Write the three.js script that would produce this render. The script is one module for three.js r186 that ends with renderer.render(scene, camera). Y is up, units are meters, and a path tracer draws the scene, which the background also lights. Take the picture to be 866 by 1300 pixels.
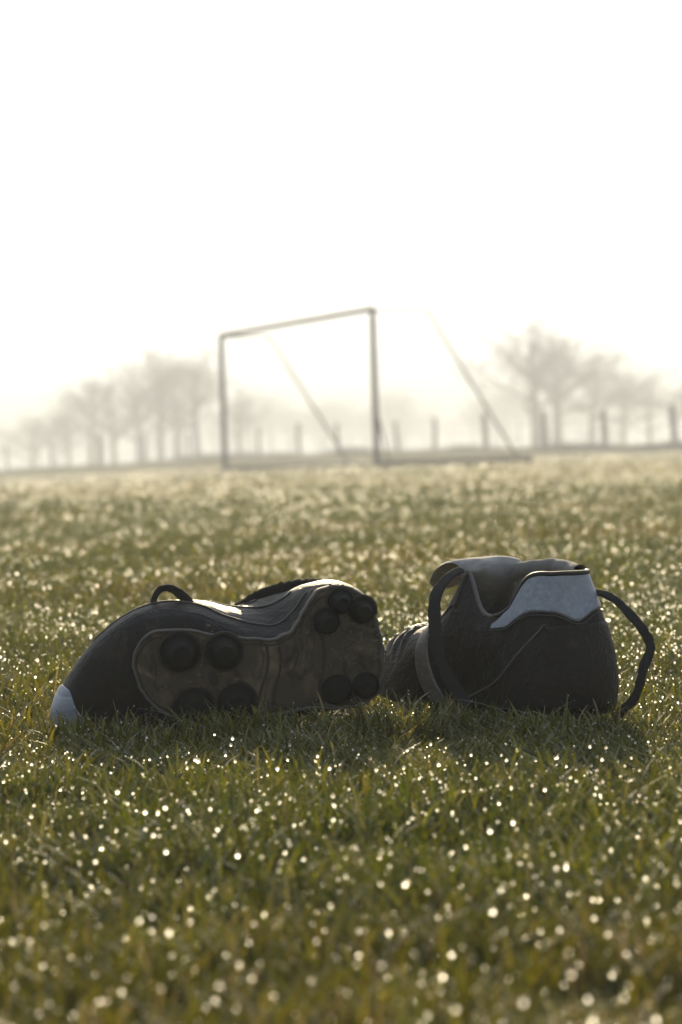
import * as THREE from 'three';
import { mergeGeometries, toCreasedNormals } from 'three/addons/utils/BufferGeometryUtils.js';

// ------------------------------------------------------------------ camera
const scene = new THREE.Scene();
const EYE = 0.23, FOCAL = 3560, PW = 866, PH = 1300;            // eye height (m), focal length in photograph pixels
const camera = new THREE.PerspectiveCamera(2 * Math.atan(PH / 2 / FOCAL) * 180 / Math.PI, PW / PH, 0.05, 3000);
camera.position.set(0, EYE, 0);
camera.rotation.order = 'YXZ';
camera.rotation.set(-Math.atan(73 / FOCAL), 0, -1.7 * Math.PI / 180);
camera.focus = 2.36;
camera.userData.fStop = 11;
camera.updateMatrixWorld(true);
scene.add(camera);

// ------------------------------------------------------------------ sky, sun, air, exposure
const SUN_EL = 16.2 * Math.PI / 180, SUN_AZ = -1.0 * Math.PI / 180;   // azimuth from straight ahead, + to the right
const sunDir = new THREE.Vector3(Math.sin(SUN_AZ) * Math.cos(SUN_EL), Math.sin(SUN_EL), -Math.cos(SUN_AZ) * Math.cos(SUN_EL));
{
  const W = 512, H = 256, d = new Float32Array(W * H * 4), v = new THREE.Vector3();
  for (let j = 0; j < H; j++) for (let i = 0; i < W; i++) {
    const th = ((j + 0.5) / H - 0.5) * Math.PI, ph = ((i + 0.5) / W - 0.5) * 2 * Math.PI;
    v.set(Math.cos(th) * Math.cos(ph), Math.sin(th), Math.cos(th) * Math.sin(ph));
    const a = Math.acos(Math.max(-1, Math.min(1, v.dot(sunDir)))) * 180 / Math.PI;
    const up = Math.max(0, v.y), pale = Math.exp(-up * 2.2);           // milky near the horizon, bluer overhead
    const g = 1.5 * Math.exp(-a / 8) + 0.75 * Math.exp(-a / 30), hi = 0.8 + 1.3 * up;        // bright haze round the sun
    const k = (j * W + i) * 4;
    d[k] = (0.05 + 0.05 * pale) * hi + g; d[k + 1] = (0.078 + 0.04 * pale) * hi + g * 0.95; d[k + 2] = (0.125 + 0.01 * pale) * hi + g * 0.86; d[k + 3] = 1;
  }
  const t = new THREE.DataTexture(d, W, H, THREE.RGBAFormat, THREE.FloatType);
  t.mapping = THREE.EquirectangularReflectionMapping; t.magFilter = t.minFilter = THREE.LinearFilter; t.needsUpdate = true;
  scene.background = t; scene.environment = t;
}
const sun = new THREE.DirectionalLight(new THREE.Color().setRGB(1, 0.82, 0.52), 5);
sun.position.copy(sunDir).multiplyScalar(60); sun.target.position.set(0, 0, 0);
sun.castShadow = true; sun.shadow.radius = 2; sun.shadow.mapSize.set(4096, 4096);
Object.assign(sun.shadow.camera, { left: -20, right: 20, top: 40, bottom: -20, near: 1, far: 200 });
scene.add(sun, sun.target);
scene.fog = new THREE.FogExp2(new THREE.Color().setRGB(0.88, 0.94, 1.0), 0.0056);
const renderer = new THREE.WebGLRenderer({ antialias: true });
renderer.toneMapping = THREE.LinearToneMapping;
renderer.toneMappingExposure = 3.0;
renderer.shadowMap.enabled = true;

// ------------------------------------------------------------------ helpers
const DEV = 0;                                                        // 1: boots only
function rng(seed) { let a = seed >>> 0; return () => { a = (a + 0x6d2b79f5) | 0; let t = Math.imul(a ^ (a >>> 15), 1 | a); t = (t + Math.imul(t ^ (t >>> 7), 61 | t)) ^ t; return ((t ^ (t >>> 14)) >>> 0) / 4294967296; }; }
const lerp = (a, b, t) => a + (b - a) * t, clamp = (x, a, b) => Math.min(b, Math.max(a, x));
const smooth = (a, b, x) => { const t = clamp((x - a) / (b - a), 0, 1); return t * t * (3 - 2 * t); };
const hash3 = (x, y, z) => { let h = Math.imul(x, 374761393) ^ Math.imul(y, 668265263) ^ Math.imul(z, 2147483647 ^ 0x5bd1e995); h = Math.imul(h ^ (h >>> 13), 1274126177); return ((h ^ (h >>> 16)) >>> 0) / 4294967296; };
function noise(x, y = 0, z = 0) {                                     // value noise 0..1
  const i = Math.floor(x), j = Math.floor(y), k = Math.floor(z), f = (t) => t * t * (3 - 2 * t), u = f(x - i), v = f(y - j), w = f(z - k);
  const L = (a, b, t) => a + (b - a) * t, h = (a, b, c) => hash3(i + a, j + b, k + c);
  return L(L(L(h(0, 0, 0), h(1, 0, 0), u), L(h(0, 1, 0), h(1, 1, 0), u), v), L(L(h(0, 0, 1), h(1, 0, 1), u), L(h(0, 1, 1), h(1, 1, 1), u), v), w);
}
const fbm = (x, y, z, n = 4) => { let s = 0, a = 0.5, t = 0; for (let i = 0; i < n; i++) { s += a * noise(x, y, z); t += a; a *= 0.5; x *= 2.03; y *= 2.03; z *= 2.03; } return s / t; };
const V = (x, y, z) => new THREE.Vector3(x, y, z);
const RGB = (r, g, b) => new THREE.Color().setRGB(r, g, b);
/** World point of a photograph pixel at a given distance ahead of the eye (used to survey positions). */
function at(px, py, z) {
  const p = V((px - PW / 2) / FOCAL, -(py - PH / 2) / FOCAL, -1).applyQuaternion(camera.quaternion);
  return p.multiplyScalar(z / -p.z).add(camera.position);
}
/** The field falls away a little on the left, further out. */
const lie = (x, z) => -0.021 * smooth(14, 46, Math.abs(z)) * Math.min(30, 0.5 * (Math.sqrt(x * x + 1) - x));
function ground(px, z) { const p = at(px, 600, z); p.y = lie(p.x, z); return p; }
const used = {};
function numbered(n) { if (!(n in used)) { used[n] = 0; return n; } return n + '_' + String(++used[n]).padStart(3, '0'); }
function tag(o, label, category, group, kind) { if (label) o.userData.label = label; if (category) o.userData.category = category; if (group) o.userData.group = group; if (kind) o.userData.kind = kind; return o; }
function thing(name, x, y, z) { const o = new THREE.Group(); o.name = numbered(name); o.position.set(x, y, z); scene.add(o); return o; }
function part(name, geo, mat, parent) { const m = new THREE.Mesh(geo, mat); m.name = name; m.castShadow = m.receiveShadow = true; parent.add(m); return m; }
function grid(nu, nv, f, closeU = false) {                            // f(i, j) -> Vector3, uv in metres along both ways
  const P = [], UV = [], I = [], cols = nu + 1;
  const pts = [];
  for (let j = 0; j <= nv; j++) for (let i = 0; i <= nu; i++) pts.push(f(closeU && i === nu ? 0 : i, j));
  let su = 0;
  const us = [0]; for (let i = 1; i <= nu; i++) us.push(su += pts[(nv >> 1) * cols + i].distanceTo(pts[(nv >> 1) * cols + i - 1]));
  let sv = 0; const vs = [0]; for (let j = 1; j <= nv; j++) vs.push(sv += pts[j * cols].distanceTo(pts[(j - 1) * cols]));
  for (let j = 0; j <= nv; j++) for (let i = 0; i <= nu; i++) { const p = pts[j * cols + i]; P.push(p.x, p.y, p.z); UV.push(us[i], vs[j]); }
  for (let j = 0; j < nv; j++) for (let i = 0; i < nu; i++) { const a = j * cols + i, b = a + 1, c = a + cols, d = c + 1; I.push(a, b, d, a, d, c); }
  const g = new THREE.BufferGeometry();
  g.setAttribute('position', new THREE.Float32BufferAttribute(P, 3)); g.setAttribute('uv', new THREE.Float32BufferAttribute(UV, 2)); g.setIndex(I);
  g.computeVertexNormals();
  if (closeU) { const n = g.attributes.normal; for (let j = 0; j <= nv; j++) { const a = j * cols, b = a + nu, s = V(n.getX(a) + n.getX(b), n.getY(a) + n.getY(b), n.getZ(a) + n.getZ(b)).normalize(); n.setXYZ(a, s.x, s.y, s.z); n.setXYZ(b, s.x, s.y, s.z); } }
  return g;
}
function flip(g) { const I = g.index.array; for (let i = 0; i < I.length; i += 3) { const t = I[i]; I[i] = I[i + 1]; I[i + 1] = t; } g.computeVertexNormals(); return g; }
/** A band swept along points: rounded-rectangle section w wide, h thick; side = the direction its width starts in. */
function band(points, w, h, side, n = 80, m = 14, ends = true) {
  const c = new THREE.CatmullRomCurve3(points, false, 'centripetal'), P = [], T = [];
  for (let i = 0; i <= n; i++) { P.push(c.getPoint(i / n)); T.push(c.getTangent(i / n)); }
  const S = []; let s = side.clone();
  for (let i = 0; i <= n; i++) { s = s.clone().addScaledVector(T[i], -s.dot(T[i])).normalize(); S.push(s); }
  const W = typeof w === 'function' ? w : () => w; S.forEach((v, i) => { v.applyAxisAngle(T[i], 0.9 * (noise(i * 0.09, h * 3000, 2) - 0.5)); });
  return grid(m, n, (i, j) => {
    const a = i / m * 2 * Math.PI, cx = Math.cos(a), sy = Math.sin(a), q = 0.45, k = W(j / n) * (0.9 + 0.22 * noise(j * 0.35, w.length || 1, h * 900) + 0.05 * Math.sin(j * 2.6)), e = ends ? Math.sqrt(clamp(Math.min(j, n - j) / 1.5, 0.02, 1)) : 1;
    const B = S[j].clone().cross(T[j]).normalize();
    return P[j].clone().addScaledVector(S[j], Math.sign(cx) * Math.abs(cx) ** q * k / 2 * e).addScaledVector(B, Math.sign(sy) * Math.abs(sy) ** q * h / 2 * e);
  }, true);
}
function tube(points, r, n = 60, m = 8, closed = false) {
  return new THREE.TubeGeometry(new THREE.CatmullRomCurve3(points, closed, 'centripetal'), n, r, m, closed);
}
function dataTex(n, f, srgb, rx = 1, ry = 1) {
  const d = new Uint8Array(n * n * 4);
  for (let j = 0; j < n; j++) for (let i = 0; i < n; i++) { const c = f(i / n, j / n), k = (j * n + i) * 4; for (let q = 0; q < 3; q++) d[k + q] = clamp(Math.round((Array.isArray(c) ? c[q] : c) * 255), 0, 255); d[k + 3] = 255; }
  const t = new THREE.DataTexture(d, n, n); t.wrapS = t.wrapT = THREE.RepeatWrapping; t.magFilter = THREE.LinearFilter; t.minFilter = THREE.LinearFilter;
  if (srgb) t.colorSpace = THREE.SRGBColorSpace; t.repeat.set(rx, ry); t.needsUpdate = true; return t;
}
/** Tileable fbm: blends the noise over the wrap. */
function tile(u, v, s, n, seed) { const a = fbm(u * s, v * s, seed, n), b = fbm((u - 1) * s, v * s, seed, n), c = fbm(u * s, (v - 1) * s, seed, n), d = fbm((u - 1) * s, (v - 1) * s, seed, n); return lerp(lerp(a, b, u), lerp(c, d, u), v); }

// ------------------------------------------------------------------ ground
{
  const soil = dataTex(512, (u, v) => { const a = tile(u, v, 24, 5, 1.5), b = tile(u, v, 6, 3, 9.5), k = 0.5 + 0.9 * (a - 0.5) + 0.4 * (b - 0.5); return [0.21 + 0.14 * k, 0.20 + 0.13 * k, 0.09 + 0.07 * k]; }, true, 1 / 1.7, 1 / 1.7);
  const bump = dataTex(512, (u, v) => tile(u, v, 60, 4, 4.5), false, 1 / 1.7, 1 / 1.7);
  const g = new THREE.PlaneGeometry(2, 2, 120, 160); g.rotateX(-Math.PI / 2);
  const p = g.attributes.position, uv = g.attributes.uv; for (let i = 0; i < p.count; i++) { const a = p.getX(i), b = p.getZ(i), x = 20 * a + 730 * a ** 5, z = b * 60 + 700 * b ** 5 - 60 * (1 - b * b); p.setXYZ(i, x, lie(x, z), z); uv.setXY(i, x, z); } g.computeVertexNormals();
  const m = new THREE.Mesh(g, new THREE.MeshPhysicalMaterial({ map: soil, bumpMap: bump, bumpScale: 0.03, roughness: 1, specularIntensity: 0.1 }));
  m.name = 'ground'; m.receiveShadow = true; tag(m, 'flat grassy playing field reaching into the mist', 'ground', null, 'structure'); scene.add(m);
}

// ------------------------------------------------------------------ grass and dew
const bladeMat = new THREE.MeshPhysicalMaterial({ vertexColors: true, roughness: 0.7, specularIntensity: 0.75, transmission: 0.48, thickness: 0, ior: 1.4, side: THREE.DoubleSide });
/** A tuft: n blades in a disc of radius R; returns the geometry and points along its blades where drops can sit. */
function tuft(seed, n, R, h0, h1, w, straw, curl = 1) {
  const r = rng(seed), P = [], C = [], I = [], spots = [], SEG = curl > 1 ? 9 : 4;
  for (let b = 0; b < n; b++) {
    const a = r() * 6.283, q = Math.sqrt(r()) * R, x0 = Math.cos(a) * q, z0 = Math.sin(a) * q, dir = r() * 6.283, h = lerp(h0, h1, Math.pow(r(), 1.3)), lean = h * (0.15 + 0.75 * r() * curl), droop = h * 0.25 * r() * curl;
    const f = r() * 6.283 * 0.2 + dir + Math.PI / 2, ww = w * (0.6 + 0.7 * r()), dry = r() < straw, k = 0.7 + 0.6 * r();
    const col = dry ? [0.20 * k, 0.15 * k, 0.055 * k] : r() < 0.45 ? [0.15 * k, 0.13 * k, 0.010 * k] : [0.087 * k, 0.088 * k, 0.008 * k];
    const start = P.length / 3;
    for (let s = 0; s <= SEG; s++) {
      const t = s / SEG, x = x0 + Math.cos(dir) * lean * t * t, z = z0 + Math.sin(dir) * lean * t * t, y = h * t - droop * t * t * t, wd = ww * (s === SEG ? 0.08 : 1 - 0.55 * t * t) / 2, tw = f + t * 0.9 * (k - 1);
      P.push(x - Math.cos(tw) * wd, y, z - Math.sin(tw) * wd, x + Math.cos(tw) * wd, y, z + Math.sin(tw) * wd);
      C.push(...col, ...col);
      if (s < SEG) { const o = start + s * 2; I.push(o, o + 1, o + 3, o, o + 3, o + 2); }
      if (s >= 2) spots.push(V(x, y, z));
    }
  }
  const g = new THREE.BufferGeometry(); g.setAttribute('position', new THREE.Float32BufferAttribute(P, 3)); g.setAttribute('color', new THREE.Float32BufferAttribute(C, 3)); g.setIndex(I); g.computeVertexNormals();
  return { g, spots };
}
// footprints of the two boots, kept free of blades: [x, z, radius]
const footprints = [];
function clearOf(x, z) { for (const [a, b, q] of footprints) if ((x - a) ** 2 + (z - b) ** 2 < q * q) return false; return true; }

function growGrass() {
  const near = [], mid = [], far = [];
  for (let i = 0; i < 6; i++) near.push(tuft(100 + i, 66, 0.038, 0.007, 0.027, 0.0019, 0.10, 1.0));
  near.push(tuft(120, 12, 0.03, 0.02, 0.044, 0.0024, 0.12), tuft(121, 6, 0.03, 0.025, 0.045, 0.0019, 0.9, 1.6));
  for (let i = 0; i < 4; i++) mid.push(tuft(140 + i, 60, 0.075, 0.010, 0.034, 0.0034, 0.16));
  for (let i = 0; i < 4; i++) far.push(tuft(160 + i, 60, 0.17, 0.015, 0.042, 0.0075, 0.18));
  const place = new Map(), put = (t, m, c) => { if (!place.has(t)) place.set(t, { m: [], c: [] }); const e = place.get(t); e.m.push(m); e.c.push(c); };
  const r = rng(7), M = new THREE.Matrix4(), Q = new THREE.Quaternion(), UP = V(0, 1, 0), drops = [];
  const tint = (x, z) => { const a = fbm(x * 1.3 + 50, z * 1.3, 3, 3), b = fbm(x * 0.25, z * 0.18 + 9, 6, 3), k = 0.8 + 0.5 * r(), y = clamp((a - 0.5) * 2.2 + (b - 0.5) * 2 + 0.5, 0, 1); return RGB(k * lerp(0.8, 1.2, y), k * lerp(0.95, 1.12, y), k * lerp(0.8, 1.15, y)); };
  const dewy = (x, z) => smooth(0.36, 0.62, fbm(x * 2.1 + 11, z * 1.2, 8, 3)) * 0.6 + 0.5;
  const zone = (z0, z1, margin, perM2, set, pick, dropRate, dropSize, sc0 = 0.8, sc1 = 1.25) => {
    for (let z = z0; z < z1;) {
      const dz = Math.min(0.25 + z * 0.02, z1 - z), hw = 0.1216 * z + margin, n = Math.round(2 * hw * dz * perM2);
      for (let i = 0; i < n; i++) {
        const x = (r() * 2 - 1) * hw, zz = z + r() * dz, under = !clearOf(x, -zz);
        const t = set[pick(r())], flat = under ? 0.42 : zz > 2.0 && zz < 2.75 && x > -0.27 && x < 0.3 ? 0.72 : 1, s = lerp(sc0, sc1, r()) * (0.75 + 0.5 * fbm(x * 3, zz * 3, 2, 2));
        M.compose(V(x, lie(x, zz) - 0.002, -zz), Q.setFromAxisAngle(UP, r() * 6.283), V(s, s * flat, s)); put(t, M.clone(), tint(x, zz));
        if (under) continue;
        const nd = dropRate(zz) * dewy(x, zz); let k = Math.floor(nd) + (r() < nd % 1 ? 1 : 0);
        while (k-- > 0) { const p = t.spots[Math.floor(r() * t.spots.length)].clone().applyMatrix4(M); drops.push([p, dropSize(zz) * (0.28 + 0.5 * r() + 1.15 * r() ** 6)]); }
      }
      z += dz;
    }
  };
  const pn = (q) => (q < 0.86 ? Math.floor(q / 0.86 * 6) : q < 0.975 ? 6 : 7), p4 = (q) => Math.floor(q * 4);
  zone(0.85, 4.2, 0.45, 800, near, pn, (z) => lerp(18, 26, smooth(1.2, 3, z)), (z) => 0.00072);
  zone(4.2, 11, 0.7, 300, mid, p4, (z) => 24 * (4.2 / z) ** 1.3, (z) => 0.00013 * z + 0.0004);
  zone(11, 64, 1.5, 55, far, p4, (z) => 44 * (11 / z) ** 1.7, (z) => 0.00013 * z + 0.0004);
  // longer blades standing round the boots
  for (let i = 0; i < 150; i++) { const b = i % 3 ? footprints[i % footprints.length] : null, x = b ? b[0] + (r() - 0.5) * 0.12 : 0.045 + (r() - 0.5) * 0.03, z = b ? -b[1] - b[2] - 0.01 - 0.07 * r() : 2.24 + 0.1 * r(), s = 0.7 + 0.55 * r(); if (!clearOf(x, -z)) continue; M.compose(V(x, -0.002, -z), Q.setFromAxisAngle(UP, r() * 6.283), V(s, s * 0.85, s)); const t = near[r() < 0.8 ? 6 : 7]; put(t, M.clone(), tint(x, z)); for (let k = 0; k < 3; k++) drops.push([t.spots[Math.floor(r() * t.spots.length)].clone().applyMatrix4(M), 0.0004 * (0.6 + r())]); }
  // rough uncut grass at the field's edge
  const rough = [tuft(180, 60, 0.3, 0.08, 0.32, 0.014, 0.45), tuft(181, 60, 0.3, 0.06, 0.26, 0.014, 0.6)];
  for (let i = 0; i < 5200; i++) { const z = 64 + 46 * Math.pow(r(), 1.2), x = (r() * 2 - 1) * (0.1216 * z + 2), s = 0.7 + 0.6 * r(); M.compose(V(x, lie(x, z), -z), Q.setFromAxisAngle(UP, r() * 6.283), V(s, s * (0.25 + 0.75 * smooth(66, 84, z)), s)); put(rough[r() < 0.5 ? 0 : 1], M.clone(), tint(x, z)); }
  const root = new THREE.Group(); root.name = 'grass'; tag(root, 'short dewy green and straw coloured grass covering the playing field', 'grass', null, 'stuff'); scene.add(root);
  for (const [t, { m, c }] of place) {
    const im = new THREE.InstancedMesh(t.g, bladeMat, m.length); m.forEach((x, i) => { im.setMatrixAt(i, x); im.setColorAt(i, c[i]); });
    im.name = numbered('grass_tuft'); im.userData.kind = 'stuff'; im.castShadow = im.receiveShadow = true; root.add(im);
  }
  const dm = new THREE.MeshPhysicalMaterial({ color: 0xffffff, transmission: 1, thickness: 0.002, ior: 1.333, roughness: 0.5 });
  const im = new THREE.InstancedMesh(new THREE.IcosahedronGeometry(1, 2), dm, drops.length);
  drops.forEach(([p, s], i) => im.setMatrixAt(i, M.compose(p, Q.identity(), V(s, s, s))));
  im.name = 'dew'; tag(im, 'glittering dew drops on the blades all over the grass', 'dew', null, 'stuff'); scene.add(im);
  console.log('tufts', [...place.values()].reduce((s, e) => s + e.m.length, 0), 'drops', drops.length);
}


// ------------------------------------------------------------------ goal
function scuffed() { return dataTex(128, (u, v) => { const a = tile(u, v, 18, 4, 6); return [0.26 + 0.14 * a, 0.22 + 0.1 * a, 0.19 + 0.07 * a]; }, true, 3, 3); }
{
  const metal = new THREE.MeshStandardMaterial({ color: RGB(0.06, 0.058, 0.055), roughness: 0.65, metalness: 0.15, bumpMap: dataTex(64, (u, v) => tile(u, v, 20, 3, 3), false, 4, 4), bumpScale: 0.0006 }), rust = new THREE.MeshStandardMaterial({ map: scuffed(), roughness: 0.9 });
  const right = ground(479, 42.8), left = ground(286, 49.6), H = 2.44, D = V(0.934, 0, -0.357), root = thing('football_goal', right.x, right.y, right.z);
  tag(root, 'steel football goal frame without a net, its back stays sloping to the ground', 'goal');
  const R = V(0, 0, 0), L = left.clone().sub(right);
  const bar = (name, a, b, r, m = 12) => { const d = b.clone().sub(a), g = new THREE.CylinderGeometry(r, r, d.length(), m, 1); g.applyQuaternion(new THREE.Quaternion().setFromUnitVectors(V(0, 1, 0), d.clone().normalize())); g.translate(...a.clone().add(b).multiplyScalar(0.5).toArray()); return part(name, g, name === 'ground_bar' ? rust : metal, root); };
  const up = (p, h) => p.clone().setY(p.y + h), back = (p, d) => p.clone().addScaledVector(D, d);
  for (const p of [R, L]) {
    bar('post', up(p, -0.1), up(p, H), 0.05);
    bar('top_support', up(p, H - 0.03), up(back(p, 0.9), H - 0.03), 0.02);
    bar('back_stay', up(back(p, 0.9), H - 0.03), up(back(p, 2.4), 0.03), 0.022);
    bar('ground_bar', up(p, 0.085), up(back(p, 2.6), 0.085), 0.045);
    const g = new THREE.BoxGeometry(0.22, 0.025, 0.22); g.translate(p.x, 0.0125, p.z); part('foot_plate', g, metal, root);
  }
  bar('crossbar', up(R, H), up(L, H), 0.05);
  bar('ground_bar', up(back(R, 2.4), 0.06), up(back(L, 2.4), 0.06), 0.03);
  const s = bar('brace', up(R, 0.95), up(back(R, 0.22), 0.05), 0.018);
}

// ------------------------------------------------------------------ fence
const wood = new THREE.MeshStandardMaterial({ map: dataTex(128, (u, v) => { const a = tile(u, v, 5, 3, 3) * 0.6 + 0.4 * tile(u * 1, v, 24, 3, 8); return [0.30 + 0.12 * a, 0.27 + 0.11 * a, 0.23 + 0.1 * a]; }, true, 3, 3), roughness: 0.9 });
{
  const zAt = (px) => 72 + (857 - px) * 0.052, root = thing('field_fence', ground(617, zAt(617)).x, 0, ground(617, zAt(617)).z);
  tag(root, 'weathered post and wire fence along the far edge of the field', 'fence');
  const tops = [], r = rng(31);
  for (const [px, h, w] of [[-60, 1.3, 0.07], [10, 1.3, 0.07], [66, 1.35, 0.075], [127, 1.45, 0.13], [184, 1.3, 0.07], [240, 1.3, 0.07], [330, 1.35, 0.075], [381, 1.4, 0.08], [430, 1.3, 0.07], [505, 1.25, 0.07], [553, 1.3, 0.08], [617, 1.35, 0.1], [693, 1.3, 0.1], [768, 1.2, 0.1], [857, 1.25, 0.095], [960, 1.25, 0.095], [1070, 1.2, 0.09]]) {
    const p = ground(px, zAt(px)).sub(root.position); const g = new THREE.CylinderGeometry(w * 0.85, w, h + 0.3, 9, 4), a = g.attributes.position;
    for (let i = 0; i < a.count; i++) { const y = a.getY(i); a.setX(i, a.getX(i) + 0.02 * Math.sin(y * 3 + px)); a.setZ(i, a.getZ(i) + 0.015 * Math.cos(y * 4 + px)); }
    g.rotateZ((r() - 0.5) * 0.06); g.translate(p.x, p.y + h / 2 - 0.15, p.z); part('fence_post', g, wood, root); tops.push([p, h]);
  }
  for (const k of [0.3, 0.62, 0.92]) part('wire', tube(tops.flatMap(([p, h], i) => { const a = V(p.x, p.y + 1.25 * k, p.z), b = tops[i + 1]; return b ? [a, a.clone().lerp(V(b[0].x, b[0].y + 1.25 * k, b[0].z), 0.5).add(V(0, -0.02, 0))] : [a]; }), 0.006, 160, 5), new THREE.MeshStandardMaterial({ color: RGB(0.2, 0.19, 0.18), roughness: 0.6, metalness: 0.4 }), root);
}

// ------------------------------------------------------------------ bare trees
const bark = new THREE.MeshStandardMaterial({ map: dataTex(128, (u, v) => { const a = tile(u, v, 16, 4, 13); return [0.24 + 0.14 * a, 0.22 + 0.13 * a, 0.19 + 0.12 * a]; }, true, 1, 1), roughness: 0.95 });
function limb(a, b, c, r0, r1, m = 5, n = 3) {                          // a bent tapering limb
  const q = new THREE.QuadraticBezierCurve3(a, b, c), P = [], N = [], UV = [], I = []; let s = V(0.3, 0.1, 1);
  for (let i = 0; i <= n; i++) {
    const p = q.getPoint(i / n), t = q.getTangent(i / n); s = s.clone().addScaledVector(t, -s.dot(t)).normalize(); const w = s.clone().cross(t), r = lerp(r0, r1, i / n);
    for (let k = 0; k <= m; k++) { const e = k / m * 6.28318, d = s.clone().multiplyScalar(Math.cos(e)).addScaledVector(w, Math.sin(e)); P.push(p.x + d.x * r, p.y + d.y * r, p.z + d.z * r); N.push(d.x, d.y, d.z); UV.push(k / m, i / n * a.distanceTo(c)); }
  }
  for (let i = 0; i < n; i++) for (let k = 0; k < m; k++) { const o = i * (m + 1) + k; I.push(o, o + m + 1, o + m + 2, o, o + m + 2, o + 1); }
  const g = new THREE.BufferGeometry(); g.setAttribute('position', new THREE.Float32BufferAttribute(P, 3)); g.setAttribute('normal', new THREE.Float32BufferAttribute(N, 3)); g.setAttribute('uv', new THREE.Float32BufferAttribute(UV, 2)); g.setIndex(I); return g;
}
/** A leafless tree of height h: trunk, boughs and twigs. */
function bareTree(seed, h, spread, deep, low = 0.28) {
  const r = rng(seed), wood = [], crown = [], H = h;
  const grow = (p, d, len, rad, k) => {
    const bend = V(r() - 0.5, r() * 0.3, r() - 0.5).multiplyScalar(len * 0.5), m = p.clone().addScaledVector(d, len * 0.5).add(bend.multiplyScalar(0.6)), e = p.clone().addScaledVector(d, len).add(V((r() - 0.5) * len * 0.3, 0, (r() - 0.5) * len * 0.3));
    crown.push(limb(p, m, e, rad, rad * 0.55, k > 2 ? 5 : 3, k > 1 ? 3 : 2));
    if (k === 0) return;
    const n = k > 1 ? 3 + (r() < 0.4 ? 1 : 0) : 3;
    for (let i = 0; i < n; i++) {
      const t = i === 0 ? 1 : 0.35 + 0.6 * r(), s = new THREE.QuadraticBezierCurve3(p, m, e).getPoint(t), az = r() * 6.283, out = V(Math.cos(az), 0.15 + 0.5 * r(), Math.sin(az));
      const nd = d.clone().multiplyScalar(i === 0 ? 1.1 : 0.55).addScaledVector(out, i === 0 ? 0.35 : 0.75).addScaledVector(V(0, -1, 0), k <= 1 ? 0.35 * r() - 0.1 : 0).normalize();
      grow(s, nd, len * (0.62 + 0.2 * r()), Math.max(0.008, rad * (i === 0 ? 0.6 : 0.42)), k - 1);
    }
  };
  const tr = h * 0.026, lean = V((r() - 0.5) * 0.12 * h, 0, (r() - 0.5) * 0.12 * h), fork = h * (low + 0.2), at2 = (y) => V(lean.x * (y / h) ** 1.5, y, lean.z * (y / h) ** 1.5);
  wood.push(limb(V(0, -0.2, 0), at2(fork * 0.5), at2(fork), tr * 1.25, tr * 0.7, 9, 6));
  crown.push(limb(at2(fork), at2(h * 0.6).add(V((r() - 0.5) * 0.06 * h, 0, 0)), at2(h * 0.82), tr * 0.7, tr * 0.2, 6, 6));
  const nb = 10;
  for (let i = 0; i < nb; i++) {
    const f = i / (nb - 1), az = i * 2.4 + r() * 0.9, b = at2(h * lerp(low, 0.72, f)), lift = lerp(0.45, 1.5, f) + 0.4 * (r() - 0.5);
    grow(b, V(Math.cos(az) * spread, lift, Math.sin(az) * spread).normalize(), h * lerp(0.25, 0.13, f) * (0.85 + 0.3 * r()), tr * lerp(0.5, 0.24, f), f < 0.6 ? deep : deep - 1);
  }
  return { trunk: mergeGeometries(wood), crown: mergeGeometries(crown) };
}
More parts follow.
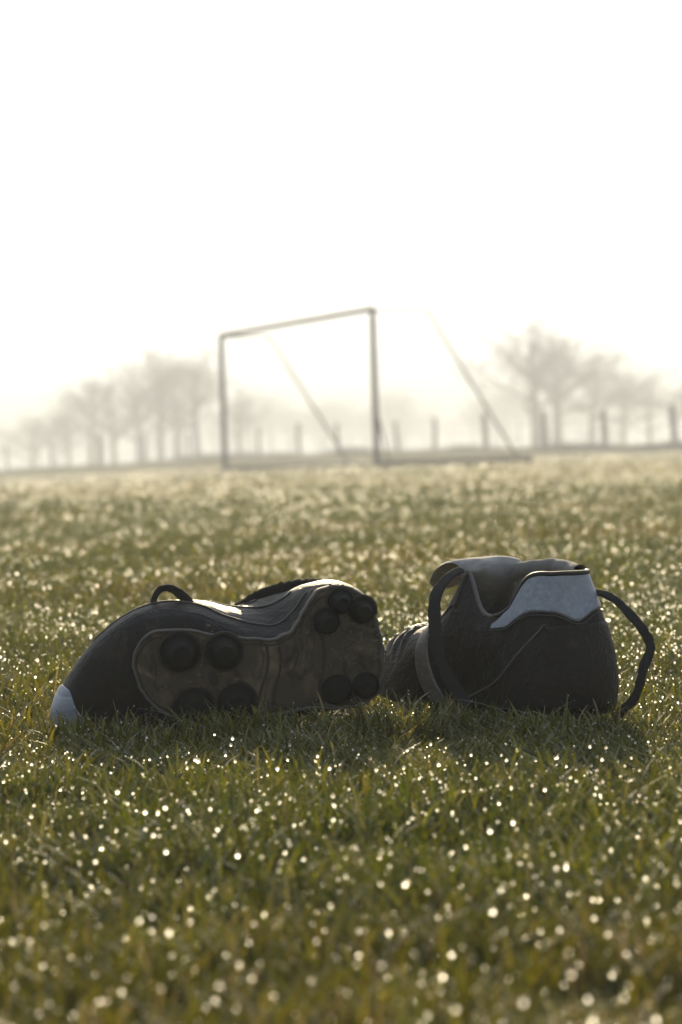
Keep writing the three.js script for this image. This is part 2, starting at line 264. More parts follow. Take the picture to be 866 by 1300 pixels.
{
  const kinds = [bareTree(11, 4.9, 1.0, 4, 0.26), bareTree(23, 4.9, 1.15, 4, 0.2), bareTree(37, 4.9, 0.8, 4, 0.3), bareTree(41, 4.9, 1.0, 4, 0.26)];
  const protos = kinds.map(() => null);
  const plant = (k, px, z0, h0, turn, label, wide = 1) => {
    const z = z0 * 1.3, h = h0 * 1.3;
    let o = protos[k]; const p = ground(px, z);
    if (!o) { o = protos[k] = thing('bare_tree', 0, 0, 0); part('trunk', kinds[k].trunk, bark, o); part('crown', kinds[k].crown, bark, o); } else { o = o.clone(); o.name = numbered('bare_tree'); scene.add(o); }
    o.position.copy(p); o.rotation.y = turn; o.scale.set(h / 4.9 * wide, h / 4.9, h / 4.9 * wide); o.userData = { label, category: 'tree', group: 'bare trees beyond the fence' };
  };
  plant(0, 205, 112, 5.0, 0.3, 'large bare tree with a wide crown, tallest of the left-hand clump', 1.05);
  plant(1, 146, 115, 4.5, 1.9, 'bare spreading tree left of the tallest tree in the clump', 1.0);
  plant(2, 252, 110, 4.7, 4.1, 'bare upright tree standing just left of the left goalpost', 1.1);
  plant(3, 305, 118, 3.3, 2.2, 'small bare tree showing between the left goalpost and the open goal', 1.0);
  plant(1, 42, 122, 2.6, 5.2, 'low bushy bare tree at the far left edge of the field', 1.3);
  plant(3, 178, 121, 4.4, 5.6, 'bare tree half hidden behind the two biggest of the clump', 1.15);
  plant(0, 226, 124, 4.6, 2.0, 'bare tree seen through the crowns of the left-hand clump', 1.2);
  plant(2, 116, 118, 3.9, 0.8, 'slim bare tree on the left shoulder of the big clump', 1.2);
  plant(0, 88, 120, 3.0, 3.7, 'short bare tree between the leftmost tree and the big clump', 1.2);
  plant(3, 683, 105, 5.2, 0.9, 'tall bare tree behind the sloping back stay of the goal', 1.45);
  plant(2, 708, 112, 4.8, 2.6, 'slim bare tree close beside the tall one right of the goal', 1.5);
  plant(1, 826, 112, 3.2, 0.5, 'low wide bare tree near the right edge of the field', 1.25);
  plant(2, 752, 116, 4.0, 1.2, 'thin bare tree between the tall tree and the low wide one', 1.5);
  plant(3, 792, 120, 3.4, 3.3, 'bare rounded tree behind the fence post near the right edge', 1.4);
  plant(0, 880, 118, 2.9, 2.9, 'low bare tree cut off by the right edge of the photo', 1.2);
  // far wood, lost in the mist
  const im = new THREE.InstancedMesh(mergeGeometries([kinds[0].trunk, kinds[0].crown]), bark, 90), M = new THREE.Matrix4(), Q = new THREE.Quaternion(), r = rng(77);
  for (let i = 0; i < 90; i++) { const px = -250 + 1400 * r(), z = 270 + 130 * r(), p = ground(px, z), s = 1.15 * (0.75 + 0.5 * r()) * 1.1; M.compose(p, Q.setFromAxisAngle(V(0, 1, 0), r() * 6.283), V(s * 1.2, s, s * 1.2)); im.setMatrixAt(i, M); }
  im.name = 'far_wood'; tag(im, 'faint line of bare woodland far off in the mist', 'wood', null, 'stuff'); scene.add(im);
  // brambles and dead growth along the fence
  const bush = []; { const q = rng(5); for (let i = 0; i < 120; i++) { const a = q() * 6.283, e = V(Math.cos(a) * q() * 0.6, 0.1 + 0.55 * q(), Math.sin(a) * q() * 0.6), b = V((q() - 0.5) * 0.3, 0, (q() - 0.5) * 0.3); bush.push(limb(b, b.clone().lerp(e, 0.5).add(V(0, 0.2 * q(), 0)), e, 0.006, 0.003, 3, 2)); } }
  const sc = new THREE.InstancedMesh(mergeGeometries(bush), bark, 700);
  for (let i = 0; i < 700; i++) { const px = -160 + 1200 * r(), z = 72 + (857 - px) * 0.052 + (r() - 0.35) * 9, p = ground(px, z), s = 0.62 * (0.45 + 0.6 * r()) * (0.55 + 0.9 * noise(px * 0.02, 4, 4)); M.compose(p, Q.setFromAxisAngle(V(0, 1, 0), r() * 6.283), V(s * 1.4, s, s * 1.4)); sc.setMatrixAt(i, M); }
  sc.name = 'undergrowth'; tag(sc, 'tangled brown undergrowth along the foot of the fence', 'undergrowth', null, 'stuff'); scene.add(sc);
}

// ------------------------------------------------------------------ the boots
const leatherBump = dataTex(512, (u, v) => { const a = tile(u, v, 70, 3, 21), b = tile(u, v, 14, 4, 5), c = Math.abs(tile(u, v, 9, 4, 33) - 0.5) * 2; return 0.35 * a + 0.35 * b + 0.3 * smooth(0.02, 0.2, c); }, false, 12, 12);
const scuff = (r, g, b, k, s, seed) => dataTex(256, (u, v) => { const a = smooth(0.52, 0.78, tile(u, v, s, 5, seed)), e = 0.85 + 0.3 * tile(u, v, 40, 2, seed + 3); return [r * e + k[0] * a, g * e + k[1] * a, b * e + k[2] * a]; }, true, 9, 9);
const weave = dataTex(128, (u, v) => { const p = Math.abs(Math.sin((u * 6 + v * 6) * Math.PI)), q = Math.abs(Math.sin((u * 6 - v * 6) * Math.PI)); return 0.5 * p + 0.5 * q * (0.8 + 0.2 * tile(u, v, 30, 2, 3)); }, false, 110, 110);
const LM = {
  black: new THREE.MeshPhysicalMaterial({ map: scuff(0.105, 0.095, 0.09, [0.07, 0.065, 0.055], 9, 2), bumpMap: leatherBump, bumpScale: 0.0013, roughness: 0.6, specularIntensity: 0.45 }),
  panel: new THREE.MeshPhysicalMaterial({ map: scuff(0.105, 0.092, 0.086, [0.05, 0.045, 0.04], 12, 7), bumpMap: leatherBump, bumpScale: 0.0012, roughness: 0.6, specularIntensity: 0.45 }),
  lining: new THREE.MeshPhysicalMaterial({ map: scuff(0.50, 0.49, 0.48, [0.1, 0.09, 0.07], 14, 12), bumpMap: weave, bumpScale: 0.0005, roughness: 0.95, sheen: 1, sheenColor: RGB(0.35, 0.33, 0.3), sheenRoughness: 0.5 }),
  collar: new THREE.MeshPhysicalMaterial({ color: RGB(0.03, 0.027, 0.025), bumpMap: weave, bumpScale: 0.001, roughness: 1, specularIntensity: 0.3 }),
  silver: new THREE.MeshPhysicalMaterial({ map: scuff(0.49, 0.52, 0.57, [-0.03, -0.03, -0.03], 30, 17), bumpMap: leatherBump, bumpScale: 0.00015, roughness: 0.42 }),
  grey: new THREE.MeshPhysicalMaterial({ map: scuff(0.38, 0.36, 0.34, [-0.10, -0.12, -0.12], 11, 19), bumpMap: leatherBump, bumpScale: 0.0005, roughness: 0.6 }),
  piping: new THREE.MeshPhysicalMaterial({ color: RGB(0.012, 0.011, 0.011), roughness: 0.6 }),
  seam: new THREE.MeshPhysicalMaterial({ color: RGB(0.085, 0.078, 0.07), roughness: 0.7 }),
  lace: new THREE.MeshPhysicalMaterial({ color: RGB(0.011, 0.010, 0.010), bumpMap: weave, bumpScale: 0.0012, roughness: 0.92 }),
  rubber: new THREE.MeshPhysicalMaterial({ color: RGB(0.011, 0.010, 0.009), bumpMap: leatherBump, bumpScale: 0.0006, roughness: 0.85, specularIntensity: 0.5 }),
  plate: new THREE.MeshPhysicalMaterial({ map: dataTex(512, (u, v) => { const m = smooth(0.46, 0.6, tile(u, v, 7, 6, 31)), f = smooth(0.60, 0.66, tile(u, v, 28, 3, 41)), c = 1 - smooth(0.0, 0.05, Math.abs(tile(u, v, 8, 4, 51) - 0.5)); return [0.26 + 0.09 * m + 0.05 * f - 0.08 * c, 0.23 + 0.08 * m + 0.045 * f - 0.08 * c, 0.185 + 0.06 * m + 0.04 * f - 0.07 * c]; }, true, 8, 8), bumpMap: leatherBump, bumpScale: 0.0012, roughness: 0.8 }),
};
Object.values(LM).forEach((m) => { m.side = THREE.DoubleSide; });

/** Closed Catmull-Rom through rows of numbers, u in [0, rows). */
function track(rows) {
  const n = rows.length, w = rows[0].length;
  return (u) => {
    u = ((u % n) + n) % n; const i = Math.floor(u), t = u - i, a = rows[(i + n - 1) % n], b = rows[i], c = rows[(i + 1) % n], d = rows[(i + 2) % n], o = [];
    for (let k = 0; k < w; k++) o.push(0.5 * (2 * b[k] + (c[k] - a[k]) * t + (2 * a[k] - 5 * b[k] + 4 * c[k] - d[k]) * t * t + (3 * b[k] - a[k] - 3 * c[k] + d[k]) * t * t * t));
    return o;
  };
}
/**
 * The wall of a boot: for every u round the foot a Bezier from the feather line b up to the top line t.
 * Rows (centimetres): bx by bz  tx ty tz  ob ub (handle out, up at b)  ot ut (handle out, down at t). x to the toe, y up from the sole, z to the side.
 */
function wall(rows, crease) {
  const f = track(rows), n = rows.length;
  const raw = (u, v) => {
    const k = f(u), e = f(u + 0.05), d = f(u - 0.05), tx = e[0] - d[0], tz = e[2] - d[2], l = Math.hypot(tx, tz) || 1, ox = tz / l, oz = -tx / l;
    const p = [[k[0], k[1], k[2]], [k[0] + ox * k[6], k[1] + k[7], k[2] + oz * k[6]], [k[3] + ox * k[8], k[4] - k[9], k[5] + oz * k[8]], [k[3], k[4], k[5]]];
    const q = 1 - v, w = [q * q * q, 3 * q * q * v, 3 * q * v * v, v * v * v];
    return V(0, 0, 0).set(...[0, 1, 2].map((c) => (p[0][c] * w[0] + p[1][c] * w[1] + p[2][c] * w[2] + p[3][c] * w[3]) / 100));
  };
  const normal = (u, v) => { const h = 0.02, a = raw(u + h, v).sub(raw(u - h, v)), b = raw(u, Math.min(1, v + h)).sub(raw(u, Math.max(0, v - h))); return b.cross(a).normalize(); };
  const point = (u, v, off = 0) => { const p = raw(u, v), m = normal(u, v); return p.addScaledVector(m, off + (crease ? crease(p, u, v) : 0)); };
  return { n, raw, normal, point, f };
}
function wallMeshes(S, pad = () => 0, nu = 220, nv = 56, thick = 0.0035) {
  const outer = grid(nu, nv, (i, j) => S.point(i / nu * S.n, j / nv), true);
  const inner = grid(nu, nv, (i, j) => S.point(i / nu * S.n, lerp(1, 0.12, j / nv), -thick * smooth(0, 0.08, j / nv) - 0.0012 - pad(i / nu * S.n) * Math.sin(clamp(j / nv / 0.55, 0, 1) * Math.PI) ** 0.7 * (0.9 + 0.2 * noise(i * 0.3, j * 0.15, 5))), true);
  return { outer, inner };
}
/** A panel stitched on to the wall: u from u0 to u1, v between lo(u) and hi(u), standing off the leather. */
function patch(S, u0, u1, lo, hi, off = 0.0011, nu = 70, nv = 26) {
  return grid(nu, nv, (i, j) => {
    const u = lerp(u0, u1, i / nu), s = j / nv, e = Math.min(i, nu - i, (j) * 1.2, (nv - j) * 1.2), v = lerp(lo(u), hi(u), s);
    return S.point(u, v, e <= 0 ? -0.0008 : off * (e < 1.5 ? 0.8 : 1));
  });
}
function along(S, u0, u1, v, off, n = 60) { const P = []; for (let i = 0; i <= n; i++) { const u = lerp(u0, u1, i / n); P.push(S.point(u, v(u), off)); } return P; }
/** The rounded underside, from the feather line in to the middle of the foot. depth(x): how far the bowl sinks below the line (m). */
function bowl(S, mid, nr = 22, nu = 200) {
  return grid(nu, nr, (i, j) => {
    const b = S.raw(i / nu * S.n, 0), c = mid(b.x), r = 1 - j / nr;
    return V(lerp(c.x, b.x, r), lerp(c.y, b.y, 1 - Math.sqrt(Math.max(0, 1 - r * r))), lerp(c.z, b.z, r));
  }, true);
}
function loopOf(pts) { const c = new THREE.CatmullRomCurve3(pts, true, 'centripetal'); return (t) => c.getPoint(((t % 1) + 1) % 1); }
/** A sole plate inside a closed outline; y(x, z) gives its face; a rounded edge runs back into the boot. */
function plateGeo(loop, mid, y, nu = 160, nr = 16, deep = 0.009) {
  return grid(nu, nr + 5, (i, j) => {
    const b = loop(i / nu), c = mid(b.x);
    if (j < 5) { const k = [deep, deep * 0.5, 0.0016, 0.0005, 0][j], o = [1.0, 1.012, 1.01, 1.0, 0.985][j]; const x = lerp(c.x, b.x, o), z = lerp(c.z, b.z, o); return V(x, y(x, z) + k, z); }
    const r = 0.985 * (1 - (j - 5) / nr), x = lerp(c.x, b.x, r), z = lerp(c.z, b.z, r);
    return V(x, y(x, z), z);
  }, true);
}
/** A conical stud with a collar, its tip at -y. */
function studGeo(r, h) {
  const p = [[0, -h], [r * 0.3, -h], [r * 0.54, -h], [r * 0.6, -h + 0.0008], [r * 0.74, -h * 0.5], [r * 0.88, -0.0036], [r * 0.98, -0.0026], [r * 1.16, -0.0022], [r * 1.22, 0.0], [r * 1.22, 0.004]].map(([a, b]) => new THREE.Vector2(a, b));
  return toCreasedNormals(new THREE.LatheGeometry(p, 36), 0.42);
}
const cm = (a) => a.map(([x, y, z]) => V(x / 100, y / 100, z / 100));

// --- boot standing upright, heel towards the viewer
{
  const rows = [
    [-0.5, 1.4, 0.25, 1.0, 13.0, 0, 1.2, 4.4, 0.0, 3.0], [1.1, 1.5, -2.6, 1.3, 13.0, -1.7, 1.0, 4.0, 0.3, 3.0], [3.6, 1.5, -3.6, 3.5, 12.7, -2.8, 0.9, 3.8, 0.5, 2.8],
    [7.2, 1.5, -3.5, 5.6, 10.0, -3.5, 0.8, 3.2, 0.9, 2.2], [11, 1.5, -3.6, 8.6, 9.7, -3.7, 0.9, 3.2, 1.3, 2.2], [14, 1.5, -4.3, 12.0, 13.0, -2.6, 1.1, 3.0, 2.6, 3.0],
    [17.5, 1.6, -4.9, 13.9, 11.2, -1.9, 1.0, 3.2, 2.8, 1.6], [21, 1.7, -4.9, 15.4, 9.5, -1.2, 1.0, 3.2, 3.2, 0.4], [24.5, 2.0, -3.9, 16.5, 8.5, -0.7, 0.9, 3.4, 4.2, -0.2],
    [26.9, 2.3, -2.1, 17, 8.3, -0.3, 0.9, 3.8, 4.8, -0.4], [27.8, 2.5, 0.2, 17.1, 8.3, 0.1, 0.8, 4.0, 5.2, -0.4], [27.1, 2.3, 2.4, 17, 8.3, 0.4, 0.9, 3.8, 4.8, -0.4],
    [24.8, 2.0, 4.2, 16.5, 8.5, 0.8, 0.9, 3.4, 4.2, -0.2], [21.5, 1.7, 5.0, 15.4, 9.5, 1.2, 0.9, 3.0, 3.0, 0.6], [17.5, 1.6, 4.6, 13.9, 11.2, 1.7, 0.9, 3.0, 2.6, 1.6],
    [14, 1.5, 3.9, 11.8, 13.0, 2.3, 0.9, 3.0, 1.8, 3.0], [11, 1.5, 3.4, 9.6, 13.4, 3.2, 0.9, 3.2, 1.2, 3.0], [8, 1.5, 3.3, 7.0, 13.4, 3.6, 0.8, 3.4, 0.8, 3.0],
    [4, 1.5, 4.2, 4.0, 13.1, 3.0, 1.3, 4.2, 0.8, 3.0], [0.5, 1.4, 3.5, 1.5, 13.0, 1.8, 1.0, 4.6, 0.7, 3.0]];
  const crease = (p, u, v) => {
    const x = p.x * 100, f = smooth(18.5, 20.5, x) * (1 - smooth(25.4, 27, x)) * smooth(0.3, 0.6, v), w = x + 0.9 * noise(p.z * 60, 3, 1) + 0.15 * p.z * 100;
    return f * (0.0024 * Math.sin(w * 4.2) + 0.001 * Math.sin(w * 9.3 + 1)) + 0.0022 * (fbm(p.x * 38, p.y * 38, p.z * 38, 3) - 0.5);
  };
  const S = wall(rows, crease), root = thing('football_boot', 0, 0, 0);
  tag(root, 'worn black football boot standing upright with a pale silver heel tab', 'football boot', 'pair of football boots');
  const { outer, inner } = wallMeshes(S, (u) => 0.007 * smooth(13.6, 15, u) * (1 - smooth(18, 19.5, u)));
  part('upper', outer, LM.black, root); part('lining', inner, LM.lining, root);
  const mid = (x) => { const c = clamp(x, 0.03, 0.235); return V(c, 0.011 + 0.010 * smooth(0.19, 0.26, c), 0.0); };
  part('sole', bowl(S, mid), LM.rubber, root);
  for (const [x, z] of [[3, -2.2], [3, 2.2], [6.2, -2.1], [6.2, 2.1], [16.5, -3.2], [16.5, 3], [20.5, -3], [20.5, 3.1]]) { const s = part('stud', studGeo(0.0105, 0.013), LM.rubber, root); s.position.set(x / 100, 0.0125, z / 100); }
  // heel tab, counter, piping, vamp stripe
  const tab = patch(S, -2.6, 3.55, (u) => 0.69 - 0.08 * Math.exp(-(((u - 0.15) / 0.55) ** 2)) + 0.15 * smooth(2.1, 3.6, u), (u) => 0.985 - 0.09 * smooth(3.0, 3.55, u), 0.0013, 110, 30);
  part('heel_tab', tab, LM.silver, root);
  part('seam', tube(along(S, -2.6, 3.5, (u) => 0.668 - 0.08 * Math.exp(-(((u - 0.15) / 0.55) ** 2)) + 0.15 * smooth(2.1, 3.6, u), 0.0012, 110), 0.0008, 200, 6), LM.piping, root);
  const counter = patch(S, -2.6, 4.3, () => 0.01, (u) => lerp(0.60, 0.06, clamp((u - 1.3) / 3, 0, 1) ** 0.8), 0.0012, 110, 30);
  part('heel_counter', counter, LM.panel, root);
  part('seam', tube(along(S, 1.25, 4.3, (u) => lerp(0.60, 0.06, clamp((u - 1.3) / 3, 0, 1) ** 0.8), 0.0012), 0.0008), LM.seam, root);
  part('piping', tube(along(S, -2.2, 3.6, () => 0.998, 0.0002, 120), 0.0020, 160), LM.piping, root);
  part('collar_padding', tube(along(S, -6.2, -1.6, () => 0.985, -0.0045, 60).map((p, i) => p.add(V(0, 0.0012 * noise(i * 0.5, 2, 1), 0.001 * noise(i * 0.4, 7, 3)))), 0.0068, 120, 14), LM.lining, root);
  part('collar_binding', tube(along(S, 3.5, 5.2, () => 0.996, 0.0002, 60), 0.0019, 80), LM.grey, root);
  part('vamp_stripe', grid(20, 60, (i, j) => { const v = lerp(0.03, 0.95, j / 60), e = i === 0 || i === 20 || j === 0 || j === 60; return S.point(4.95 + 2.45 * v + (i / 20 - 0.5) * lerp(0.62, 0.5, v), v, e ? -0.0008 : 0.0018); }), LM.grey, root);
  for (const [a, b] of [[5.3, 14.7], [6.1, 13.9], [6.8, 13.2], [7.5, 12.5]]) { const p = S.point(a, 0.93, 0.003), e = S.point(b, 0.93, 0.003); part('lace', band([p, p.clone().lerp(e, 0.5).add(V(0.004, 0.006, 0)), e], 0.007, 0.002, V(1, -0.8, 0), 20, 10), LM.lace, root); }
  part('eyestay', patch(S, 4.9, 7.0, (u) => lerp(0.72, 0.62, (u - 4.9) / 2.1), () => 0.985, 0.0014, 50, 20), LM.panel, root);
  // tongue: rises from the throat and folds forward
  const spine = new THREE.CatmullRomCurve3(cm([[17.4, 7.4, 0], [15.4, 9.0, 0], [13.4, 10.8, 0], [12.0, 12.2, 0], [11.6, 13.2, 0], [12.4, 13.8, 0], [14.2, 13.7, -0.2], [16.6, 12.7, -0.6], [18.4, 11.3, -1.0]]));
  const tg = (off) => (i, j) => {
    const t = i / 60, s = j / 24 * 2 - 1, p = spine.getPoint(t), d = spine.getTangent(t), up = V(-d.y, d.x, 0), w = lerp(0.014, 0.034, smooth(0, 0.45, t)) * (1 - 0.45 * smooth(0.75, 1, t)) * Math.sqrt(clamp((1.003 - t) / 0.06, 0, 1));
    const th = 0.0044 * (1 - 0.35 * t) * Math.pow(1 - s * s, 0.35) * Math.sqrt(clamp((1.0 - t) / 0.05, 0, 1)) * (1 + 0.3 * (noise(t * 14, s * 3, 4) - 0.5));
    return p.add(V(0, 0, s * w)).addScaledVector(up, off * th - 0.006 * s * s * (1 - smooth(0.5, 0.75, t)) + 0.0015 * (noise(t * 10, s * 2, 9) - 0.5));
  };
  part('tongue', mergeGeometries([grid(60, 24, tg(1)), flip(grid(60, 24, tg(-1)))]), LM.lining, root);
  const yaw = 123.5 * Math.PI / 180, M = new THREE.Matrix4().makeRotationY(yaw);
  root.children.forEach((c) => { if (c.name === 'stud') { c.position.applyMatrix4(M); } else c.geometry.applyMatrix4(M); });
  const base = ground(735, 2.30); root.position.set(base.x, -0.003, base.z);
  // laces, placed from the survey of the photograph
  const L = (list) => list.map(([x, y, z]) => at(x, y, z).sub(root.position));
  part('lace', band(L([[588, 722, 2.37], [570, 732, 2.36], [554, 755, 2.35], [552, 790, 2.34], [557, 830, 2.33], [572, 865, 2.32], [596, 898, 2.31]]), (t) => lerp(0.0085, 0.012, smooth(0, 0.3, t)) * 0.88, 0.0022, V(1, 0, 0)), LM.lace, root);
  part('lace', band(L([[748, 765, 2.345], [757, 753, 2.33], [779, 760, 2.31], [800, 780, 2.29], [816, 799, 2.28], [826, 821, 2.275], [817, 848, 2.27], [811, 873, 2.27], [803, 890, 2.275], [790, 902, 2.28], [784, 912, 2.285]]), (t) => lerp(0.0052, 0.0078, smooth(0, 0.4, t)), 0.0035, V(0.4, 1, 0), 140), LM.lace, root);
  for (const x of [2, 6, 10, 14, 18, 22, 25]) { const p = V(x / 100, 0, 0).applyMatrix4(M).add(root.position); footprints.push([p.x, p.z, x > 11 && x < 23 ? 0.05 : 0.038]); }
}

// --- boot lying on its side, studs towards the viewer
{
  // outline as it lies: [px, py] of the photograph -> centimetres along the boot and across it
  const q = (x, y) => [(488 - x) / 15, (y - 850) / 15];
  const o = (x, y, by, t, h) => { const [a, b] = q(x, y); return [a, by, b, ...t, ...h]; };
  const rows = [
    o(487, 835, 1.2, [0.8, 11.5, -1.2], [1.2, 3.5, 0.3, 3]), o(470, 768, 1.2, [1.2, 11.5, -3.2], [1.0, 3, 0.3, 3]), o(437, 744, 1.2, [3.5, 10, -5.1], [0.7, 3, 0.6, 3]),
    o(405, 752, 1.2, [6, 9, -5.3], [0.8, 3, 0.8, 2.5]), o(380, 783, 1.2, [7.8, 8.8, -5.0], [1.2, 3, 1.0, 2.5]), o(348, 801, 1.2, [9.8, 9.4, -4.0], [1.4, 3, 1.6, 2.4]),
    o(290, 788, 1.3, [11.8, 10.2, -2.6], [1.2, 3, 2.4, 2.2]), o(240, 770, 1.5, [13.5, 9.2, -2.4], [1.1, 3, 2.8, 1.4]), o(184, 772, 1.8, [15, 8, -1.6], [1.0, 3, 3.4, 0.6]),
    o(130, 806, 2.3, [16.5, 7, -0.9], [0.8, 3, 4.2, 0.2]), o(91, 856, 2.8, [17, 6.7, 0], [0.6, 3.2, 5, 0]), o(71, 902, 3.2, [17.1, 6.6, 0.6], [0.5, 3.2, 5.2, 0]),
    o(90, 938, 2.8, [16.8, 6.7, 1.3], [0.6, 3.2, 5, 0]), o(150, 946, 2.2, [15.5, 8, 1.8], [0.8, 3, 4, 0.3]), o(220, 938, 1.7, [13.5, 9.3, 2.3], [0.9, 3, 2.8, 1.4]),
    o(290, 926, 1.4, [11.5, 10.3, 2.8], [0.9, 3, 2.2, 2.4]), o(350, 916, 1.2, [9.2, 9.6, 3], [0.9, 3, 1.2, 2.4]), o(410, 906, 1.2, [5.5, 9.2, 2.4], [0.9, 3, 0.8, 2.4]),
    o(460, 898, 1.2, [2.5, 10.2, 1.4], [0.9, 3, 0.5, 2.6]), o(484, 872, 1.2, [1.1, 11.3, 0.2], [1.1, 3.4, 0.3, 3])];
  const crease = (p, u, v) => {
    const x = p.x * 100, w = x + 1.2 * noise(p.z * 50, 3, 7);
    return smooth(17.5, 19.5, x) * (1 - smooth(22.5, 24, x)) * smooth(0.25, 0.6, v) * 0.0013 * Math.sin(w * 4.6) + 0.0026 * (fbm(p.x * 34, p.y * 34, p.z * 34, 3) - 0.5);
  };
  const S = wall(rows, crease), root = thing('football_boot', 0, 0, 0);
  tag(root, 'worn black football boot tipped on its side showing its muddy studded sole', 'football boot', 'pair of football boots');
  const { outer, inner } = wallMeshes(S);
  part('upper', outer, LM.black, root); part('lining', inner, LM.lining, root);
  // spine of the foot: middle of the outline at each x
  const edge = []; for (let i = 0; i < 400; i++) edge.push(S.raw(i / 400 * S.n, 0));
  const midZ = []; for (let k = 0; k <= 60; k++) { const x = k / 60 * 0.275; let lo = 1, hi = -1; for (const p of edge) if (Math.abs(p.x - x) < 0.006) { lo = Math.min(lo, p.z); hi = Math.max(hi, p.z); } midZ.push((lo + hi) / 2); }
  const zAt = (x) => { const k = clamp(x / 0.275 * 60, 0, 59.99), i = Math.floor(k); return lerp(midZ[i], midZ[i + 1], k - i); };
  const mid = (x) => { const c = clamp(x, 0.035, 0.225); return V(c, 0.000 + 0.012 * smooth(0.19, 0.26, c), zAt(c)); };
  part('underside', bowl(S, mid, 26, 240), LM.black, root);
  // sole plate
  const face = (x, z) => { const lump = 0.0016 * (fbm(x * 70, z * 70, 5, 3) - 0.5); const d = (z - zAt(clamp(x, 0.035, 0.225))) / 0.05; return lump - 0.004 + 0.003 * d * d + 0.010 * smooth(0.17, 0.25, x) + 0.004 * smooth(0.12, 0.07, Math.abs(x - 0.085) + 0.05) * 0.6; };
  const P2 = (l) => l.map(([x, y]) => { const [a, b] = q(x, y); return V(a / 100, 0, b / 100); });
  const loop0 = loopOf(P2([[170, 838], [173, 812], [186, 794], [206, 787], [240, 789], [285, 798], [320, 803], [346, 804], [366, 797], [382, 777], [394, 756], [407, 744], [430, 740], [452, 748], [470, 770], [480, 800], [485, 835], [482, 866], [468, 888], [440, 897], [410, 896], [370, 898], [335, 904], [300, 912], [262, 916], [226, 905], [196, 884], [178, 862]]));
  const loop = (t) => { const p = loop0(t); return p.add(V(0.0018 * (noise(p.x * 160, p.z * 160, 3) - 0.5), 0, 0.0018 * (noise(p.x * 160, p.z * 160, 8) - 0.5))); };
  part('sole_plate', plateGeo(loop, (x) => { const c = clamp(x, 0.03, 0.195); return V(c, 0, zAt(c) - 0.004); }, face), LM.plate, root);
  const rimPts = []; for (let i = 0; i < 120; i++) { const p = loop(i / 120); rimPts.push(V(p.x, face(p.x, p.z) - 0.0002, p.z)); }
  part('sole_rim', tube(rimPts, 0.0014, 360, 8, true), LM.seam, root);
  const ridge = []; for (let i = 0; i < 160; i++) { const p = loop(i / 160), c = V(clamp(p.x, 0.03, 0.195), 0, 0); c.z = zAt(c.x) - 0.004; const x = lerp(c.x, p.x, 0.87), z = lerp(c.z, p.z, 0.87); ridge.push(V(x, face(x, z), z)); }
  part('sole_ridge', tube(ridge, 0.0009, 320, 6, true), LM.plate, root);
  for (const [x0, y0, x1, y1] of [[336, 812, 330, 892], [352, 814, 348, 890], [405, 800, 408, 888]]) { const P = []; for (let i = 0; i <= 16; i++) { const [a, b] = q(lerp(x0, x1, i / 16) + 4 * Math.sin(i * 0.35), lerp(y0, y1, i / 16)); P.push(V(a / 100, face(a / 100, b / 100), b / 100)); } part('sole_ridge', tube(P, 0.0011, 40, 6), LM.plate, root); }
  const studs = [[226, 815, 0.0138], [281, 817, 0.0128], [243, 887, 0.0142], [297, 883, 0.0138], [413, 784, 0.0096], [431, 759, 0.0092], [458, 771, 0.0096], [427, 872, 0.0112], [463, 868, 0.0098]];
  for (const [x, y, r] of studs) { const [a, b] = q(x, y), s = part('stud', studGeo(r, 0.0135), LM.rubber, root); s.position.set(a / 100, face(a / 100, b / 100), b / 100); const g = new THREE.TorusGeometry(r * 1.3, 0.0012, 8, 40); g.rotateX(Math.PI / 2); const k = part('stud_ring', g, LM.plate, root); k.position.copy(s.position); k.position.y += 0.0003; }
  { const [a, b] = q(268, 851), g = new THREE.SphereGeometry(0.0052, 24, 16); g.scale(0.8, 0.5, 1.35); g.rotateY(-0.3); const s = part('sole_boss', g, LM.plate, root); s.position.set(a / 100, face(a / 100, b / 100), b / 100); }
  // toe guard, collar piping, tongue
  const guard = (u) => Math.sin(clamp((u - 10.15) / 3.05, 0, 1) * Math.PI) ** 0.55;
  part('toe_guard', grid(80, 30, (i, j) => {
    const u = lerp(10.15, 13.2, i / 80), s = lerp(-1, 1, j / 30), e = i === 0 || i === 80 || j === 0 || j === 30 ? -0.0008 : 0.0013;
    if (s >= 0) return S.point(u, s * 0.33 * guard(u), e);
    const b = S.raw(u, 0), c = mid(b.x), r = 1 + s * 0.42 * guard(u), y = (k) => lerp(c.y, b.y, 1 - Math.sqrt(Math.max(0, 1 - k * k)));
    const out = V(b.x - c.x, 0, b.z - c.z).normalize().multiplyScalar(smooth(0.7, 1, r)); out.y = -0.9 * (1 - smooth(0.85, 1, r));
    return V(lerp(c.x, b.x, r), y(r), lerp(c.z, b.z, r)).addScaledVector(out.normalize(), e);
  }), LM.silver, root);
  part('piping', tube(along(S, -5, 4.6, () => 0.998, 0.0002, 120), 0.0018, 160), LM.piping, root);
  part('collar_padding', tube(along(S, 1.4, 6.4, () => 0.97, 0.001, 90).map((p, i) => p.add(V(0, 0.002 * (noise(i * 0.7, 2, 1) - 0.5), -0.0035 * noise(i * 0.9, 7, 3)))), 0.0058, 220, 14), LM.collar, root);
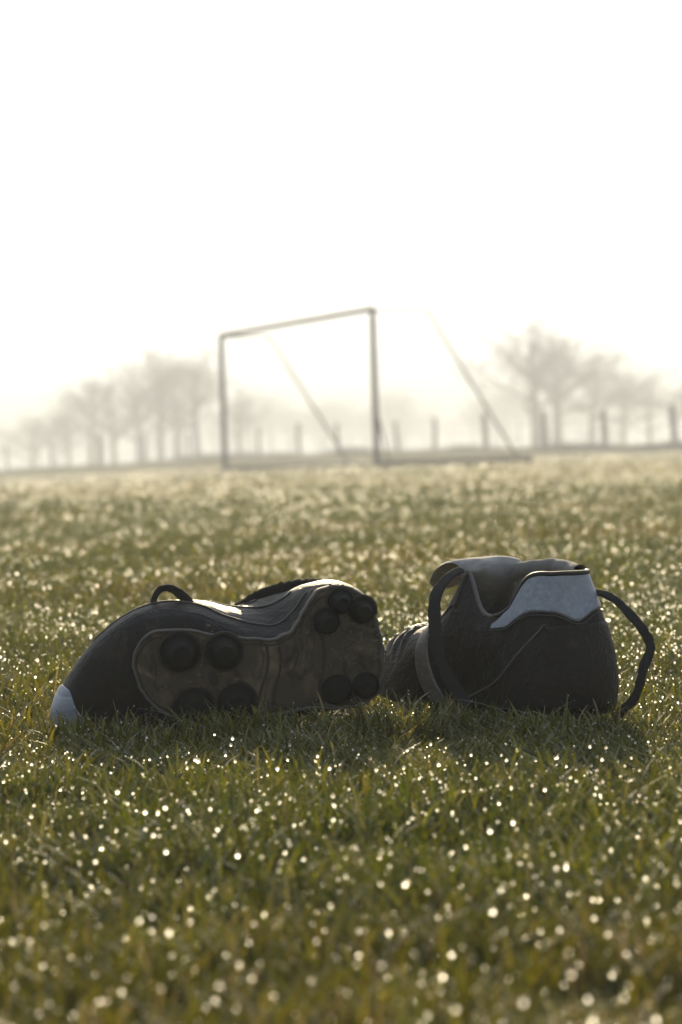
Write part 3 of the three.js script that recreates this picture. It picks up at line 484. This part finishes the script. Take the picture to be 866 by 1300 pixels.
  { // dried mud caught round the studs and along the heel
    const r = rng(91), lumps = [], clods = [new THREE.IcosahedronGeometry(1, 1), new THREE.IcosahedronGeometry(1, 1)];
    for (const g of clods) { const p = g.attributes.position; for (let i = 0; i < p.count; i++) { const k = 0.7 + 0.6 * noise(p.getX(i) * 2 + 7, p.getY(i) * 2, p.getZ(i) * 2); p.setXYZ(i, p.getX(i) * k, p.getY(i) * k * 0.5, p.getZ(i) * k); } g.computeVertexNormals(); }
    for (const [x, y, n, w] of [[428, 790, 70, 13], [474, 815, 70, 12], [455, 800, 50, 16], [478, 860, 60, 9], [482, 835, 60, 8], [470, 790, 50, 8], [440, 800, 60, 20], [425, 830, 50, 18], [262, 800, 30, 12], [255, 850, 40, 16], [210, 870, 40, 16], [320, 890, 30, 16], [400, 820, 40, 24], [420, 745, 24, 10]]) for (let i = 0; i < n; i++) {
      const [a, b] = q(x + (r() + r() - 1) * w * 1.6, y + (r() + r() - 1) * w * 1.6), s = 0.0004 + 0.0013 * r() ** 4;
      lumps.push(clods[i % 2].clone().rotateY(r() * 6).scale(s * (0.7 + r()), s, s).translate(a / 100, face(a / 100, b / 100) - s * 0.2, b / 100));
    }
    part('dried_mud', mergeGeometries(lumps), new THREE.MeshStandardMaterial({ color: RGB(0.095, 0.082, 0.062), roughness: 1 }), root).userData.kind = 'stuff';
  }
  for (const [v, a, b] of [[0.16, 3.2, 9.2], [0.52, 3.4, 8.6]]) part('seam', tube(along(S, a, b, (u) => v + 0.05 * Math.sin(u), 0.0006, 90), 0.0007, 180, 6), LM.seam, root);
  for (const [a, b] of [[6.2, 15.2], [6.9, 14.5], [7.6, 13.9], [8.3, 13.2]]) { const p = S.point(a, 0.93, 0.003), e = S.point(b, 0.93, 0.003); part('lace', band([p, p.clone().lerp(e, 0.5).add(V(0, 0.006, 0)), e], 0.007, 0.002, V(1, 0, 0), 20, 10), LM.lace, root); }
  part('eyestay', patch(S, 4.9, 7.6, () => 0.70, () => 0.985, 0.0014, 60, 20), LM.panel, root);
  const spine = new THREE.CatmullRomCurve3(cm([[17.2, 6.2, 0.6], [14.5, 7.8, 0.4], [12, 9.2, 0], [9.8, 10.6, -0.6], [8, 11.8, -1]]));
  const tg = (off) => (i, j) => { const t = i / 50, s = j / 20 * 2 - 1, p = spine.getPoint(t), d = spine.getTangent(t), up = V(-d.y, d.x, 0).normalize(), w = lerp(0.014, 0.032, smooth(0, 0.5, t)) * Math.sqrt(clamp((1.003 - t) / 0.06, 0, 1)), th = 0.0036 * Math.pow(1 - s * s, 0.35) * Math.sqrt(clamp((1 - t) / 0.05, 0, 1)); return p.add(V(0, 0, s * w)).addScaledVector(up, off * th - 0.006 * s * s); };
  part('tongue', mergeGeometries([grid(50, 20, tg(1)), flip(grid(50, 20, tg(-1)))]), LM.lining, root);
  // lay it down: toe to the left and a little nearer, sole to the viewer and a little down
  const M = new THREE.Matrix4().makeRotationY(11 * Math.PI / 180).multiply(new THREE.Matrix4().makeRotationX(9 * Math.PI / 180)).multiply(new THREE.Matrix4().makeBasis(V(-1, 0, 0), V(0, 0, -1), V(0, -1, 0)));
  const heel = at(488, 850, 2.37), foot = V(heel.x, 0, heel.z), shift = heel.clone().sub(foot);
  root.position.copy(foot);
  const place = M.clone().setPosition(shift);
  root.children.forEach((c) => { c.geometry.translate(c.position.x, c.position.y, c.position.z); c.position.set(0, 0, 0); c.geometry.applyMatrix4(place); });
  const L = (list) => list.map(([x, y, z]) => at(x, y, z).sub(root.position));
  part('lace', band(L([[205, 792, 2.37], [197, 776, 2.365], [196, 760, 2.36], [204, 748, 2.36], [217, 747, 2.36], [232, 757, 2.365], [246, 772, 2.37], [258, 790, 2.38]]), (t) => lerp(0.0055, 0.0078, smooth(0.4, 0.7, t)), 0.0035, V(1, 0.4, 0), 60, 12), LM.lace, root);
  for (let i = 0; i < 9; i++) { const p = V(0.02 + i * 0.028, 0.045, 0.04).applyMatrix4(place).add(root.position); footprints.push([p.x, p.z, 0.055]); }
}

if (!DEV) growGrass();
renderer.render(scene, camera);
